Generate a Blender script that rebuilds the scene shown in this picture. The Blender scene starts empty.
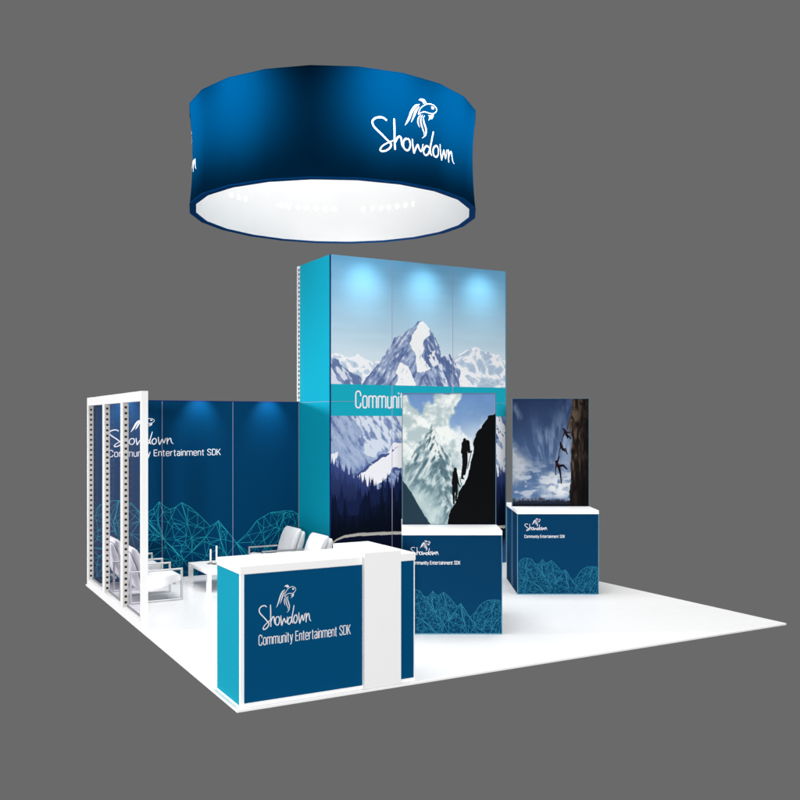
import bpy, bmesh, math, random
import numpy as np
from mathutils import Vector, Matrix
from mathutils.geometry import delaunay_2d_cdt

scene = bpy.context.scene
col = scene.collection
R = math.radians
YAW = R(29.0186)          # the camera looks this far round from the booth's depth axis

# ------------------------------------------------------------------ camera
cd = bpy.data.cameras.new("camera")
cam = bpy.data.objects.new("camera", cd)
col.objects.link(cam)
cam.location = (-2.239, -6.538, 2.136)
cam.rotation_euler = (R(90), 0, -YAW)
cd.sensor_width = 36.0
cd.lens = 36.0 * 913.94 / 800.0
cd.shift_y = 23.25 / 800.0
cd.clip_start = 0.1
cd.clip_end = 500
scene.camera = cam

# ------------------------------------------------------------------ world + view
w = bpy.data.worlds.new("World")
scene.world = w
w.use_nodes = True
bg = w.node_tree.nodes["Background"]
bg.inputs[0].default_value = (0.1441, 0.1441, 0.1441, 1)
bg.inputs[1].default_value = 1.0
scene.view_settings.view_transform = 'Standard'
scene.view_settings.look = 'None'
scene.view_settings.exposure = 0
scene.view_settings.gamma = 1

# ------------------------------------------------------------------ lamps
def lamp(name, kind, loc, target, power, color=(1, 1, 1), **kw):
    d = bpy.data.lights.new(name, kind)
    d.energy = power
    d.color = color
    for k, v in kw.items():
        setattr(d, k, v)
    o = bpy.data.objects.new(name, d)
    col.objects.link(o)
    o.location = loc
    v = Vector(target) - Vector(loc)
    o.rotation_euler = v.to_track_quat('-Z', 'Y').to_euler()
    return o

# unseen broad soft light added over the whole stand
lamp("overhead_softbox", 'AREA', (2.6, 2.0, 15), (2.9, 2.6, 0), 3900, shape='SQUARE', size=15)
# unseen far front light added for vertical faces, its beam stays below the hanging ring
lamp("front_floodlight", 'SPOT', (-17.5, -33.5, 4.3), (3.0, 3.2, -6.0), 51000,
     spot_size=R(28.0), spot_blend=0.06, shadow_soft_size=2.0)
# unseen far side light added to brighten the left faces, kept below the ring
lamp("side_floodlight", 'SPOT', (-38.0, 21.0, 4.4), (1.5, 3.2, -6.0), 70000,
     spot_size=R(28.0), spot_blend=0.06, shadow_soft_size=1.5)
# washers above the ring
RC = Vector((2.7266, 4.1621, 0))
RR = 1.8288
for a in (-186, -153, -95, -64, -34):
    c, s = math.cos(R(a)), math.sin(R(a))
    lamp("ring_washer", 'SPOT', (RC.x + c * 2.90, RC.y + s * 2.90, 6.00),
         (RC.x + c * 1.83, RC.y + s * 1.83, 5.77), 500, (0.85, 0.95, 1.0),
         spot_size=R(75), spot_blend=1.0, shadow_soft_size=0.0)
# arm spots over the tower and the lounge wall
for x in (3.55, 4.53, 5.50):
    lamp("tower_spot", 'SPOT', (x, 4.51, 4.24), (x, 4.95, 4.06), 9.5, (0.72, 1.0, 1.0),
         spot_size=R(104), spot_blend=1.0, shadow_soft_size=0.0)
for x in (0.5, 1.52, 2.54):
    lamp("wall_spot", 'SPOT', (x, 5.75, 2.62), (x, 6.05, 2.2), 32, (0.85, 0.95, 1.0),
         spot_size=R(75), spot_blend=1.0, shadow_soft_size=0.0)

# ------------------------------------------------------------------ materials
def lin(c):
    c = c / 255.0
    return c / 12.92 if c <= 0.04045 else ((c + 0.055) / 1.055) ** 2.4
def S(r, g, b, k=1.0):
    return (lin(r) * k, lin(g) * k, lin(b) * k)
def mat(name, rgb, rough=0.5, metal=0.0, spec=0.25, vary=0.03, scale=9.0, bump=0.0, bscale=300.0):
    m = bpy.data.materials.new(name)
    m.use_nodes = True
    nt = m.node_tree
    b = nt.nodes["Principled BSDF"]
    b.inputs["Metallic"].default_value = metal
    b.inputs["Specular IOR Level"].default_value = spec
    tc = nt.nodes.new("ShaderNodeTexCoord")
    nz = nt.nodes.new("ShaderNodeTexNoise")
    nz.inputs["Scale"].default_value = scale
    nz.inputs["Detail"].default_value = 4
    nt.links.new(tc.outputs["Object"], nz.inputs["Vector"])
    mx = nt.nodes.new("ShaderNodeMix")
    mx.data_type = 'RGBA'
    mx.inputs[6].default_value = tuple(c * (1 - vary) for c in rgb) + (1,)
    mx.inputs[7].default_value = tuple(min(1, c * (1 + vary)) for c in rgb) + (1,)
    nt.links.new(nz.outputs["Fac"], mx.inputs[0])
    nt.links.new(mx.outputs[2], b.inputs["Base Color"])
    mr = nt.nodes.new("ShaderNodeMapRange")
    mr.inputs["To Min"].default_value = max(0, rough - 0.04)
    mr.inputs["To Max"].default_value = min(1, rough + 0.04)
    nt.links.new(nz.outputs["Fac"], mr.inputs["Value"])
    nt.links.new(mr.outputs["Result"], b.inputs["Roughness"])
    if bump:
        n2 = nt.nodes.new("ShaderNodeTexNoise")
        n2.inputs["Scale"].default_value = bscale
        nt.links.new(tc.outputs["Object"], n2.inputs["Vector"])
        bp = nt.nodes.new("ShaderNodeBump")
        bp.inputs["Strength"].default_value = bump
        bp.inputs["Distance"].default_value = 0.002
        nt.links.new(n2.outputs["Fac"], bp.inputs["Height"])
        nt.links.new(bp.outputs["Normal"], b.inputs["Normal"])
    return m

M = {}
M['floor'] = mat("white_gloss_floor", (0.85, 0.85, 0.85), 0.25, spec=0.3, vary=0.01)
M['white'] = mat("white_laminate", (0.84, 0.84, 0.84), 0.4, vary=0.008)
M['post'] = mat("white_powder_coat", (0.74, 0.74, 0.74), 0.45, vary=0.01)
M['perf'] = mat("perforated_white_strip", (0.48, 0.47, 0.44), 0.5, vary=0.02)
M['hole'] = mat("dark_hole", (0.035, 0.033, 0.035), 0.7, spec=0.1)
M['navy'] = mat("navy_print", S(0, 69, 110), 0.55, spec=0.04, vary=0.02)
M['wall_navy'] = mat("wall_navy_print", S(0, 64, 105, 0.66), 0.6, spec=0.03, vary=0.02)  # navy darkened in the colour to offset light bounced off the floor
M['kiosk_navy'] = mat("kiosk_navy_print", S(6, 64, 104, 0.63), 0.8, spec=0.03, vary=0.02)  # same navy, base darkened to cancel the excess light on the kiosks
M['teal'] = mat("teal_print", S(12, 168, 197, 0.70), 0.6, spec=0.04, vary=0.015)
M['ring'] = mat("blue_stretch_fabric", S(0, 68, 112, 0.26), 0.9, spec=0.0, vary=0.03, bump=0.15, bscale=500)  # blue darkened in the base colour, standing in for shade on the ring
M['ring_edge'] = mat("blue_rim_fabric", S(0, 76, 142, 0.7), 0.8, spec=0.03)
M['lining'] = mat("white_lining_fabric", (0.88, 0.88, 0.88), 0.8, spec=0.1, vary=0.015, scale=3)
M['letter'] = mat("white_vinyl_lettering", (0.70, 0.70, 0.73), 0.45, spec=0.2, vary=0.01)
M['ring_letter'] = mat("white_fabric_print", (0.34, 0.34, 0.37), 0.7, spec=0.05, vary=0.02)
M['wire'] = mat("teal_line_print", S(28, 150, 165), 0.5, spec=0.12, vary=0.06)
M['wire_dim'] = mat("dim_teal_line_print", S(22, 110, 136), 0.5, spec=0.12, vary=0.06)
M['seam'] = mat("panel_seam", S(150, 150, 175), 0.5)
M['edge'] = mat("pale_aluminium_edge", S(96, 150, 172, 0.75), 0.5, spec=0.15)
M['frame_edge'] = mat("grey_poster_edge", S(96, 132, 146, 0.6), 0.5, spec=0.1)
M['tower_teal'] = mat("tower_teal_print", S(12, 168, 197, 0.82), 0.6, spec=0.04, vary=0.015)  # same teal lightened, stronger light on the tower put into the colour
M['navy_edge'] = mat("dark_navy_edge", S(8, 30, 88), 0.5, spec=0.1)
M['bead'] = mat("grey_glazing_bead", (0.16, 0.16, 0.165), 0.5)
M['leather'] = mat("white_leather", (0.83, 0.83, 0.84), 0.45, spec=0.3, vary=0.02, bump=0.2, bscale=120)
M['steel'] = mat("brushed_steel", (0.60, 0.60, 0.61), 0.32, metal=1.0, vary=0.04, scale=30)
M['dark_steel'] = mat("dark_base_metal", (0.22, 0.21, 0.19), 0.35, metal=0.8)
M['ceramic'] = mat("white_ceramic", (0.78, 0.76, 0.75), 0.3)

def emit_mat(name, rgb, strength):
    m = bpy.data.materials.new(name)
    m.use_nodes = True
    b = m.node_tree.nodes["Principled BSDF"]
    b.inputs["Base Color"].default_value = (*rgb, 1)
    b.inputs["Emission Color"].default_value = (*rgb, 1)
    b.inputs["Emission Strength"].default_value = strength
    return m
M['led'] = emit_mat("lit_lamp_lens", (1, 1, 1), 1.3)  # emissive ovals standing in for spotlight glows on the lining

def glass_mat():
    m = bpy.data.materials.new("tinted_acrylic")
    m.use_nodes = True
    nt = m.node_tree
    b = nt.nodes["Principled BSDF"]
    b.inputs["Base Color"].default_value = (0.22, 0.22, 0.36, 1)
    b.inputs["Roughness"].default_value = 0.12
    b.inputs["Specular IOR Level"].default_value = 0.5
    t = nt.nodes.new("ShaderNodeBsdfTransparent")
    t.inputs[0].default_value = (0.965, 0.955, 0.98, 1)
    mx = nt.nodes.new("ShaderNodeMixShader")
    mx.inputs[0].default_value = 0.06
    nt.links.new(t.outputs[0], mx.inputs[1])
    nt.links.new(b.outputs[0], mx.inputs[2])
    nt.links.new(mx.outputs[0], nt.nodes["Material Output"].inputs["Surface"])
    return m
M['glass'] = glass_mat()

def art_mat(name, rough=0.6, spec=0.03):
    m = bpy.data.materials.new(name)
    m.use_nodes = True
    nt = m.node_tree
    b = nt.nodes["Principled BSDF"]
    b.inputs["Roughness"].default_value = rough
    b.inputs["Specular IOR Level"].default_value = spec
    a = nt.nodes.new("ShaderNodeAttribute")
    a.attribute_name = "print"
    nt.links.new(a.outputs["Color"], b.inputs["Base Color"])
    return m
M['mural'] = art_mat("printed_mountain_mural")
M['poster'] = art_mat("printed_climbing_poster", 0.8, 0.01)

# ------------------------------------------------------------------ object helpers
def tag(o, label=None, cat=None, group=None, kind=None):
    if label: o['label'] = label
    if cat: o['category'] = cat
    if group: o['group'] = group
    if kind: o['kind'] = kind
    return o
def empty(name, loc, rz=0.0):
    o = bpy.data.objects.new(name, None)
    o.empty_display_size = 0.2
    col.objects.link(o)
    o.location = loc
    o.rotation_euler = (0, 0, rz)
    return o
def link(name, me, m, parent=None):
    o = bpy.data.objects.new(name, me)
    if m is not None:
        me.materials.append(m)
    col.objects.link(o)
    if parent is not None:
        o.parent = parent
    return o

class MB:
    def __init__(self):
        self.bm = bmesh.new()
    def box(self, x0, x1, y0, y1, z0, z1, bevel=0.0, seg=2, mi=0):
        t = bmesh.new()
        bmesh.ops.create_cube(t, size=1.0)
        for v in t.verts:
            v.co = Vector(((x0 + x1) / 2 + v.co.x * (x1 - x0), (y0 + y1) / 2 + v.co.y * (y1 - y0), (z0 + z1) / 2 + v.co.z * (z1 - z0)))
        if bevel:
            bmesh.ops.bevel(t, geom=t.edges[:], offset=bevel, segments=seg, profile=0.5, affect='EDGES')
        for f in t.faces:
            f.material_index = mi
        self.join(t)
        return self
    def join(self, t, mx=None):
        if mx is not None:
            bmesh.ops.transform(t, matrix=mx, verts=t.verts[:])
        me = bpy.data.meshes.new("tmp")
        t.to_mesh(me)
        t.free()
        self.bm.from_mesh(me)
        bpy.data.meshes.remove(me)
    def face(self, pts, mi=0):
        vs = [self.bm.verts.new(p) for p in pts]
        f = self.bm.faces.new(vs)
        f.material_index = mi
        return f
    def lathe(self, prof, cx, cy, n=24):
        rings = []
        for r, z in prof:
            rings.append([self.bm.verts.new((cx + r * math.cos(2 * math.pi * k / n), cy + r * math.sin(2 * math.pi * k / n), z)) for k in range(n)])
        for a, b in zip(rings, rings[1:]):
            for k in range(n):
                self.bm.faces.new((a[k], a[(k + 1) % n], b[(k + 1) % n], b[k]))
        self.bm.faces.new(rings[-1])
        self.bm.faces.new(rings[0][::-1])
    def build(self, name, m, parent=None, smooth=False):
        me = bpy.data.meshes.new(name)
        if smooth:
            for f in self.bm.faces:
                f.smooth = True
        self.bm.to_mesh(me)
        self.bm.free()
        ms = m if isinstance(m, (list, tuple)) else [m]
        o = link(name, me, ms[0], parent)
        for q in ms[1:]:
            me.materials.append(q)
        return o

def copy_tree(o, parent=None):
    c = o.copy()
    col.objects.link(c)
    if parent is not None:
        c.parent = parent
    for ch in list(o.children):
        copy_tree(ch, c)
    return c

# ------------------------------------------------------------------ strokes, lettering, logo
def catmull(pts, n=7):
    P = [Vector(p) for p in pts]
    if len(P) < 3:
        return P
    P = [2 * P[0] - P[1]] + P + [2 * P[-1] - P[-2]]
    o = []
    for i in range(1, len(P) - 2):
        a, b, c, d = P[i - 1:i + 3]
        for k in range(n):
            t = k / n
            o.append(0.5 * ((2 * b) + (c - a) * t + (2 * a - 5 * b + 4 * c - d) * t * t + (3 * b - a - 3 * c + d) * t ** 3))
    o.append(P[-2])
    return o
def arc(cx, cy, rx, ry, a0, a1, n=7):
    return [(cx + rx * math.cos(R(a0 + (a1 - a0) * k / n)), cy + ry * math.sin(R(a0 + (a1 - a0) * k / n))) for k in range(n + 1)]

XH, r_, w_ = 0.72, 0.165, 0.33
OVAL = arc(w_ / 2, XH - r_, r_, r_, 180, 0) + arc(w_ / 2, r_, r_, r_, 0, -180) + [(0, XH - r_)]
HUMP = lambda x: [(x, 0.50)] + arc(x + 0.15, XH - 0.15, 0.15, 0.15, 180, 0)[1:] + [(x + 0.30, 0)]
GL = {  # advance width, strokes
    'C': (0.40, [[(0.38, 0.70)] + arc(0.19, 0.81, 0.19, 0.19, 0, 180) + arc(0.19, 0.19, 0.19, 0.19, 180, 360) + [(0.38, 0.30)]]),
    'o': (w_, [OVAL]),
    'm': (0.60, [[(0, 0), (0, XH)], HUMP(0), HUMP(0.30)]),
    'u': (0.30, [[(0, XH)] + arc(0.15, 0.15, 0.15, 0.15, 180, 360) + [(0.30, 0.22)], [(0.30, XH), (0.30, 0)]]),
    'n': (0.30, [[(0, 0), (0, XH)], HUMP(0)]),
    'i': (0.0, [[(0, 0), (0, XH)], [(0, 0.86), (0, 0.96)]]),
    't': (0.20, [[(0.08, 0.93), (0.08, 0.13)] + arc(0.18, 0.10, 0.10, 0.10, 180, 270, 4)[1:], [(-0.03, XH), (0.20, XH)]]),
    'y': (0.30, [[(0, XH), (0.155, 0.04)], [(0.31, XH), (0.14, -0.12), (0.10, -0.21), (0.0, -0.24)]]),
    'E': (0.34, [[(0, 0), (0, 1)], [(0.04, 0.96), (0.34, 0.96)], [(0.04, 0.51), (0.30, 0.51)], [(0.04, 0.04), (0.34, 0.04)]]),
    'e': (w_, [[(0.02, 0.37), (w_, 0.37)] + [(w_, XH - r_)] + arc(w_ / 2, XH - r_, r_, r_, 0, 180)[1:] + arc(w_ / 2, r_, r_, r_, 180, 350)]),
    'r': (0.20, [[(0, 0), (0, XH)], [(0, 0.50), (0.05, 0.63), (0.12, 0.70), (0.20, 0.71)]]),
    'a': (0.31, [arc(0.155, XH - 0.155, 0.145, 0.155, 165, 0) + [(0.30, 0)], [(0.28, 0.42), (0.15, 0.40)] + arc(0.14, 0.20, 0.14, 0.19, 90, 270) + [(0.22, 0.05), (0.29, 0.14)]]),
    'S': (0.38, [[(0.37, 0.74)] + arc(0.19, 0.80, 0.18, 0.18, 0, 180) + [(0.03, 0.68), (0.10, 0.58), (0.27, 0.44), (0.35, 0.33)] + arc(0.19, 0.20, 0.18, 0.18, 0, -180) + [(0.01, 0.27)]]),
    'D': (0.38, [[(0, 0.0), (0, 1.0)], [(0.03, 0.96), (0.17, 0.96)] + arc(0.18, 0.76, 0.20, 0.20, 90, 0)[1:] + arc(0.18, 0.24, 0.20, 0.20, 0, -90) + [(0.03, 0.04)]]),
    'K': (0.38, [[(0, 0), (0, 1)], [(0.37, 1.0), (0.03, 0.42)], [(0.13, 0.58), (0.39, 0)]]),
}
def text_width(s, gap=0.15, space=0.26):
    x = 0
    for ch in s:
        x += space if ch == ' ' else GL[ch][0] + gap
    return x - gap

def ribbon(mb, pts, width, place, z0, zr=0.0006, taper=(1.0, 1.0), leaf=False):
    """flat printed stroke along 2D pts; place(x, y, lift) gives the 3D point"""
    P = [Vector((p[0], p[1])) for p in pts]
    Q = [P[0]]
    for p in P[1:]:
        if (p - Q[-1]).length > 1e-6:
            Q.append(p)
    P = Q
    n = len(P)
    if n < 2:
        return
    L, Rr = [], []
    for i in range(n):
        a = (P[i] - P[i - 1]).normalized() if i else (P[1] - P[0]).normalized()
        b = (P[i + 1] - P[i]).normalized() if i < n - 1 else a
        t = (a + b)
        t = t.normalized() if t.length > 1e-4 else a
        nn = Vector((-t.y, t.x))
        c = max(0.5, nn.dot(Vector((-a.y, a.x))))
        f = i / (n - 1)
        tw = 1.0
        if f < 0.15: tw = taper[0] + (1 - taper[0]) * f / 0.15
        if f > 0.75: tw = 1 + (taper[1] - 1) * (f - 0.75) / 0.25
        if leaf: tw = max(0.06, math.sin(math.pi * f ** 0.8)) ** 0.75
        hw = width * 0.5 * tw / c
        z = z0 + zr * f
        L.append(mb.bm.verts.new(place(P[i].x + nn.x * hw, P[i].y + nn.y * hw, z)))
        Rr.append(mb.bm.verts.new(place(P[i].x - nn.x * hw, P[i].y - nn.y * hw, z)))
    for i in range(n - 1):
        try:
            mb.bm.faces.new((Rr[i], Rr[i + 1], L[i + 1], L[i]))
        except ValueError:
            pass

def lettering(s, place, x0, y0, width, cap, stroke, parent, name="tagline_lettering", m=None):
    k = width / text_width(s)
    mb = MB()
    x = 0.0
    z = 0.0025
    for ch in s:
        if ch == ' ':
            x += 0.26
            continue
        adv, strokes = GL[ch]
        for st in strokes:
            pts = [(x0 + (x + p[0]) * k, y0 + p[1] * cap) for p in st]
            ribbon(mb, pts, stroke, place, z, 0.0002)
            z += 0.00025
            if z > 0.0036: z = 0.0025
        x += adv + 0.15
    return mb.build(name, m or M['letter'], parent)

# script word, unit width 1, unit height about 1 (S spans -0.10 .. 0.90)
def _n(L):
    return [((x - 90) / 590.0, (505 - y) / 261.0) for x, y in L]
SCRIPT = [
    (_n([(178, 288), (160, 272), (138, 270), (112, 282), (96, 308), (102, 342), (122, 370), (150, 402), (180, 440), (200, 465), (198, 492), (180, 518), (156, 532), (140, 528), (143, 508), (160, 482), (190, 456), (222, 434)]), (0.9, 0.6)),
    (_n([(220, 266), (222, 350), (222, 430), (224, 511)]), (0.8, 1.0)),
    (_n([(226, 452), (236, 420), (247, 402), (258, 408), (262, 436), (266, 470), (276, 488)]), (0.7, 0.7)),
    (_n([(300, 406), (284, 416), (273, 448), (278, 486), (296, 500), (312, 486), (320, 452), (316, 418), (302, 404)]), (1, 1)),
    (_n([(336, 398), (336, 430), (340, 470), (345, 506), (354, 480), (366, 446), (374, 436), (380, 458), (392, 482), (402, 466), (410, 420)]), (0.8, 0.7)),
    (_n([(452, 436), (436, 428), (420, 448), (412, 480), (420, 502), (436, 500), (452, 470), (470, 380), (484, 298)]), (0.9, 0.8)),
    (_n([(470, 380), (460, 440), (462, 480), (472, 498)]), (0.6, 0.6)),
    (_n([(504, 408), (490, 420), (480, 452), (484, 488), (499, 500), (514, 484), (521, 450), (516, 420), (502, 406)]), (1, 1)),
    (_n([(539, 384), (540, 430), (544, 470), (550, 506), (560, 470), (572, 428), (578, 424), (582, 452), (590, 480), (598, 456), (606, 404)]), (0.8, 0.7)),
    (_n([(621, 398), (621, 440), (622, 505)]), (0.8, 0.9)),
    (_n([(622, 470), (632, 432), (644, 410), (654, 414), (658, 444), (664, 478), (680, 498)]), (0.6, 0.5)),
]
def _f(L):
    return [(0.33 + (x - 298) * 0.0013, (485 + 0.24 * (x - 315) - y) / 278.0) for x, y in L]
FISH_FILL = [
    _f([(413, 57), (426, 47), (445, 45), (468, 52), (492, 84), (478, 84), (458, 88), (452, 76), (438, 66)]),
    _f([(530, 110), (548, 112), (562, 124), (556, 138), (540, 136), (531, 126)]),
    _f([(505, 186), (530, 186), (557, 176), (556, 204), (541, 220), (524, 218), (508, 232), (514, 212), (528, 202), (514, 196)]),
]
FISH_LEAF = [  # spine, widest breadth
    (_f([(426, 94), (388, 110), (358, 152), (336, 205), (316, 242), (298, 269)]), 25),
    (_f([(424, 112), (400, 140), (382, 178), (368, 212), (354, 243)]), 20),
    (_f([(441, 178), (419, 206), (414, 240), (422, 270), (432, 288)]), 13),
    (_f([(456, 180), (440, 215), (443, 255), (459, 300), (471, 335), (468, 354)]), 15),
    (_f([(474, 184), (463, 215), (472, 255), (488, 300), (487, 345), (470, 368), (450, 379)]), 17),
]
def inset(L, d):
    n = len(L)
    A = sum(L[i][0] * L[(i + 1) % n][1] - L[(i + 1) % n][0] * L[i][1] for i in range(n))
    sg = 1 if A > 0 else -1
    out = []
    for i in range(n):
        a, b, c = Vector(L[i - 1]), Vector(L[i]), Vector(L[(i + 1) % n])
        t = (b - a).normalized() + (c - b).normalized()
        t = t.normalized() if t.length > 0.3 else (c - b).normalized()
        p = b + Vector((-t.y, t.x)) * d * sg
        out.append((p.x, p.y))
    return out
FISH_HEAD = _f([(415, 177), (424, 148), (438, 124), (462, 104), (494, 91), (528, 92), (560, 106), (581, 134), (574, 160), (546, 173), (514, 168), (482, 158), (450, 160), (414, 178)])

def logo(place, x0, y0, sx, sy, stroke, parent, name="logo_lettering", m=None):
    """x0, y0: left end of the word and its baseline; sx: word width; sy: height of the S"""
    mb = MB()
    z = 0.0025
    for L, tp in SCRIPT:
        pts = [(x0 + p[0] * sx, y0 + p[1] * sy) for p in catmull(L, 6)]
        ribbon(mb, pts, stroke, place, z, 0.0006, tp)
        z += 0.0002
    z = 0.0025
    for L, wd in FISH_LEAF:
        pts = [(x0 + p[0] * sx, y0 + p[1] * sy) for p in catmull(L, 6)]
        ribbon(mb, pts, wd * 0.0013 * sx * 0.86, place, z, 0.0001, leaf=True)
        z += 0.0002
    for L in FISH_FILL:
        pts = [(x0 + p[0] * sx, y0 + p[1] * sy) for p in inset(L, 0.002)]
        vs = [mb.bm.verts.new(place(a, b, z)) for a, b in pts]
        mb.bm.faces.new(vs)
        z += 0.0002
    pts = [(x0 + p[0] * sx, y0 + p[1] * sy) for p in catmull(FISH_HEAD, 5)]
    ribbon(mb, pts, stroke * 0.5, place, z, 0.0006)
    bmesh.ops.triangulate(mb.bm, faces=[f for f in mb.bm.faces if len(f.verts) > 4])
    return mb.build(name, m or M['letter'], parent)

def plane_place(o, ux, n):
    o, ux, n = Vector(o), Vector(ux), Vector(n)
    return lambda x, y, l: o + ux * x + Vector((0, 0, y)) + n * l

# ------------------------------------------------------------------ faceted mountain line print
SIL = [(0, .373), (.044, .43), (.09, .446), (.124, .454), (.176, .44), (.215, .40), (.25, .373), (.28, .40), (.307, .432), (.335, .41), (.36, .385), (.385, .41),
       (.412, .42), (.45, .395), (.49, .36), (.52, .32), (.55, .278), (.59, .312), (.635, .245), (.68, .168), (.73, .23), (.783, .293), (.82, .32), (.857, .337), (.90, .345), (.93, .349), (.965, .342), (1, .325)]
def sil_y(x):
    for (a, b), (c, d) in zip(SIL, SIL[1:]):
        if a <= x <= c:
            return b + (d - b) * (x - a) / (c - a)
    return 0.3
RIDGES = [[(.176, .44), (.25, .33), (.33, .22), (.42, .10), (.47, 0)], [(.59, .312), (.53, .22), (.46, .14), (.42, .10)], [(.68, .168), (.73, .10), (.80, .04), (.86, 0)],
          [(.412, .42), (.44, .30), (.46, .22), (.46, .14)], [(.93, .349), (.90, .24), (.84, .14), (.80, .04)], [(.124, .454), (.10, .33), (.13, .2), (.10, .08), (.06, 0)],
          [(0, .2), (.10, .18), (.2, .15), (.3, .06), (.36, 0)], [(.307, .432), (.30, .33), (.33, .22)], [(1, .2), (.95, .14), (.90, .06), (.90, 0)], [(.59, .312), (.60, .2), (.63, .1), (.66, 0)]]
def wire_print(place, width, height_k, line, parent, seed, npts, m, name="mountain_line_print"):
    rnd = random.Random(seed)
    P = [Vector(p) for p in SIL]
    nb = len(P)
    P += [Vector((1, 0.0)), Vector((0, 0.0))]
    edges = [(i, (i + 1) % len(P)) for i in range(len(P))]
    strong = set()
    jr = random.Random(seed + 1)
    for i in range(1, nb - 1):
        P[i] = Vector((P[i].x, P[i].y + jr.uniform(-0.016, 0.010)))
    for rd in RIDGES:
        prev = None
        for q in rd:
            v = Vector(q)
            hit = None
            for i, e in enumerate(P):
                if (e - v).length < 0.006:
                    hit = i
            if hit is None:
                P.append(v)
                hit = len(P) - 1
            if prev is not None and prev != hit:
                edges.append((prev, hit))
                strong.add((prev, hit))
            prev = hit
    tries = 0
    md = 0.16 / math.sqrt(npts)
    n0 = len(P)
    while len(P) - n0 < npts and tries < 20000:
        tries += 1
        x = rnd.random()
        y = rnd.random() ** 0.8 * 0.45
        if y < sil_y(x) - 0.012 and y > 0.008 and all((e.x - x) ** 2 + (e.y - y) ** 2 > md * md for e in P):
            P.append(Vector((x, y)))
    for k in range(9):
        P.append(Vector((0.1 * k + 0.08, 0.0)))
    res = delaunay_2d_cdt(P, edges, [], 0, 1e-5)
    V, E = res[0], res[1]
    mb = MB()
    for a, b in E:
        p, q = V[a], V[b]
        mid = (p + q) / 2
        if mid.y > sil_y(mid.x) + 0.02 or (mid.y > sil_y(mid.x) - 0.004 and abs(a - b) > 1 and max(a, b) < nb):
            continue
        if mid.y < 0.003:
            continue
        big = rnd.random()
        onsil = abs(a - b) == 1 and max(a, b) < nb
        wd = line * (1.1 if onsil else (0.5 + 0.5 * big))
        z = 0.0008 + rnd.random() * 0.0014
        pts = [(p.x * width, p.y * width * height_k), (q.x * width, q.y * width * height_k)]
        ribbon(mb, pts, wd, place, z, 0)
    for rd in RIDGES:
        pts = [(a * width, b * width * height_k) for a, b in rd]
        ribbon(mb, pts, line * 1.1, place, 0.0024, 0)
    return mb.build(name, m, parent)

# ------------------------------------------------------------------ printed artwork, painted per vertex on a fine sheet
_rng = np.random.RandomState(7)
_TAB = _rng.rand(256, 256)
def vnoise(x, y):
    xi = np.floor(x).astype(int); yi = np.floor(y).astype(int)
    fx = x - xi; fy = y - yi
    fx = fx * fx * (3 - 2 * fx); fy = fy * fy * (3 - 2 * fy)
    g = lambda i, j: _TAB[i % 256, j % 256]
    return (g(xi, yi) * (1 - fx) + g(xi + 1, yi) * fx) * (1 - fy) + (g(xi, yi + 1) * (1 - fx) + g(xi + 1, yi + 1) * fx) * fy
def fbm(x, y, o=5, g=0.5):
    s = 0; a = 1.0; t = 0
    for k in range(o):
        s = s + a * vnoise(x * 2 ** k + 17.3 * k, y * 2 ** k + 9.1 * k)
        t += a; a *= g
    return s / t
def inpoly(x, y, P):
    c = np.zeros(x.shape, bool)
    n = len(P)
    for i in range(n):
        x1, y1 = P[i]; x2, y2 = P[(i + 1) % n]
        if y1 == y2: continue
        c ^= ((y1 > y) != (y2 > y)) & (x < (x2 - x1) * (y - y1) / (y2 - y1) + x1)
    return c
def below(x, y, line):
    L = sorted(line)
    return y < np.interp(x, [a for a, b in L], [b for a, b in L])
def sm(a, b, t):
    t = np.clip((t - a) / (b - a), 0, 1)
    return t * t * (3 - 2 * t)
def put(C, mask, rgb):
    m = mask.astype(float)[..., None]
    C[:] = C * (1 - m) + np.array(rgb, float) * m
def trees(x, y, line, seed, n, hmin, hmax, x0, x1):
    rnd = random.Random(seed)
    m = below(x, y, line)
    xs = [a for a, b in sorted(line)]; ys = [b for a, b in sorted(line)]
    for _ in range(n):
        tx = rnd.uniform(x0, x1); h = rnd.uniform(hmin, hmax)
        by = float(np.interp(tx, xs, ys)) - 0.04
        wd = h * rnd.uniform(0.13, 0.2)
        u = (by + h - y)
        jag = 0.72 + 0.28 * np.abs(((u / h * 7 + tx * 9) % 1.0))
        m |= (u > 0) & (u < h + 0.1) & (np.abs(x - tx) < wd * u / h * jag)
    return m

FAR_LEFT = [(-0.015, 3.098), (0.064, 3.124), (0.209, 3.097), (0.319, 3.077), (0.43, 3.115), (0.542, 3.069), (0.636, 3.038), (0.731, 3.058), (0.96, 3.015), (1.1, 2.5), (3, 2.5)]
FAR_RIGHT = [(0, 2.5), (1.7, 2.5), (1.838, 3.037), (2.004, 3.12), (2.172, 3.215), (2.341, 3.31), (2.448, 3.279), (2.6, 3.213), (2.819, 3.185), (2.997, 3.137)]
MID_LEFT = [(-0.015, 3.0), (0.064, 3.035), (0.137, 2.982), (0.191, 2.891), (0.283, 2.877), (0.393, 2.831), (0.467, 2.766), (0.505, 2.6), (3, 2.0)]
PEAK = [(-0.1, 2.5), (0.43, 2.665), (0.58, 2.802), (0.731, 2.974), (0.826, 3.095), (0.96, 3.253), (1.019, 3.375), (1.116, 3.396), (1.273, 3.507), (1.472, 3.648), (1.593, 3.54), (1.634, 3.49), (1.715, 3.354), (1.797, 3.2), (1.817, 3.096), (1.954, 3.171), (2.046, 3.068), (2.129, 2.947), (2.341, 2.703), (2.5, 2.5), (3.1, 2.2)]
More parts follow.
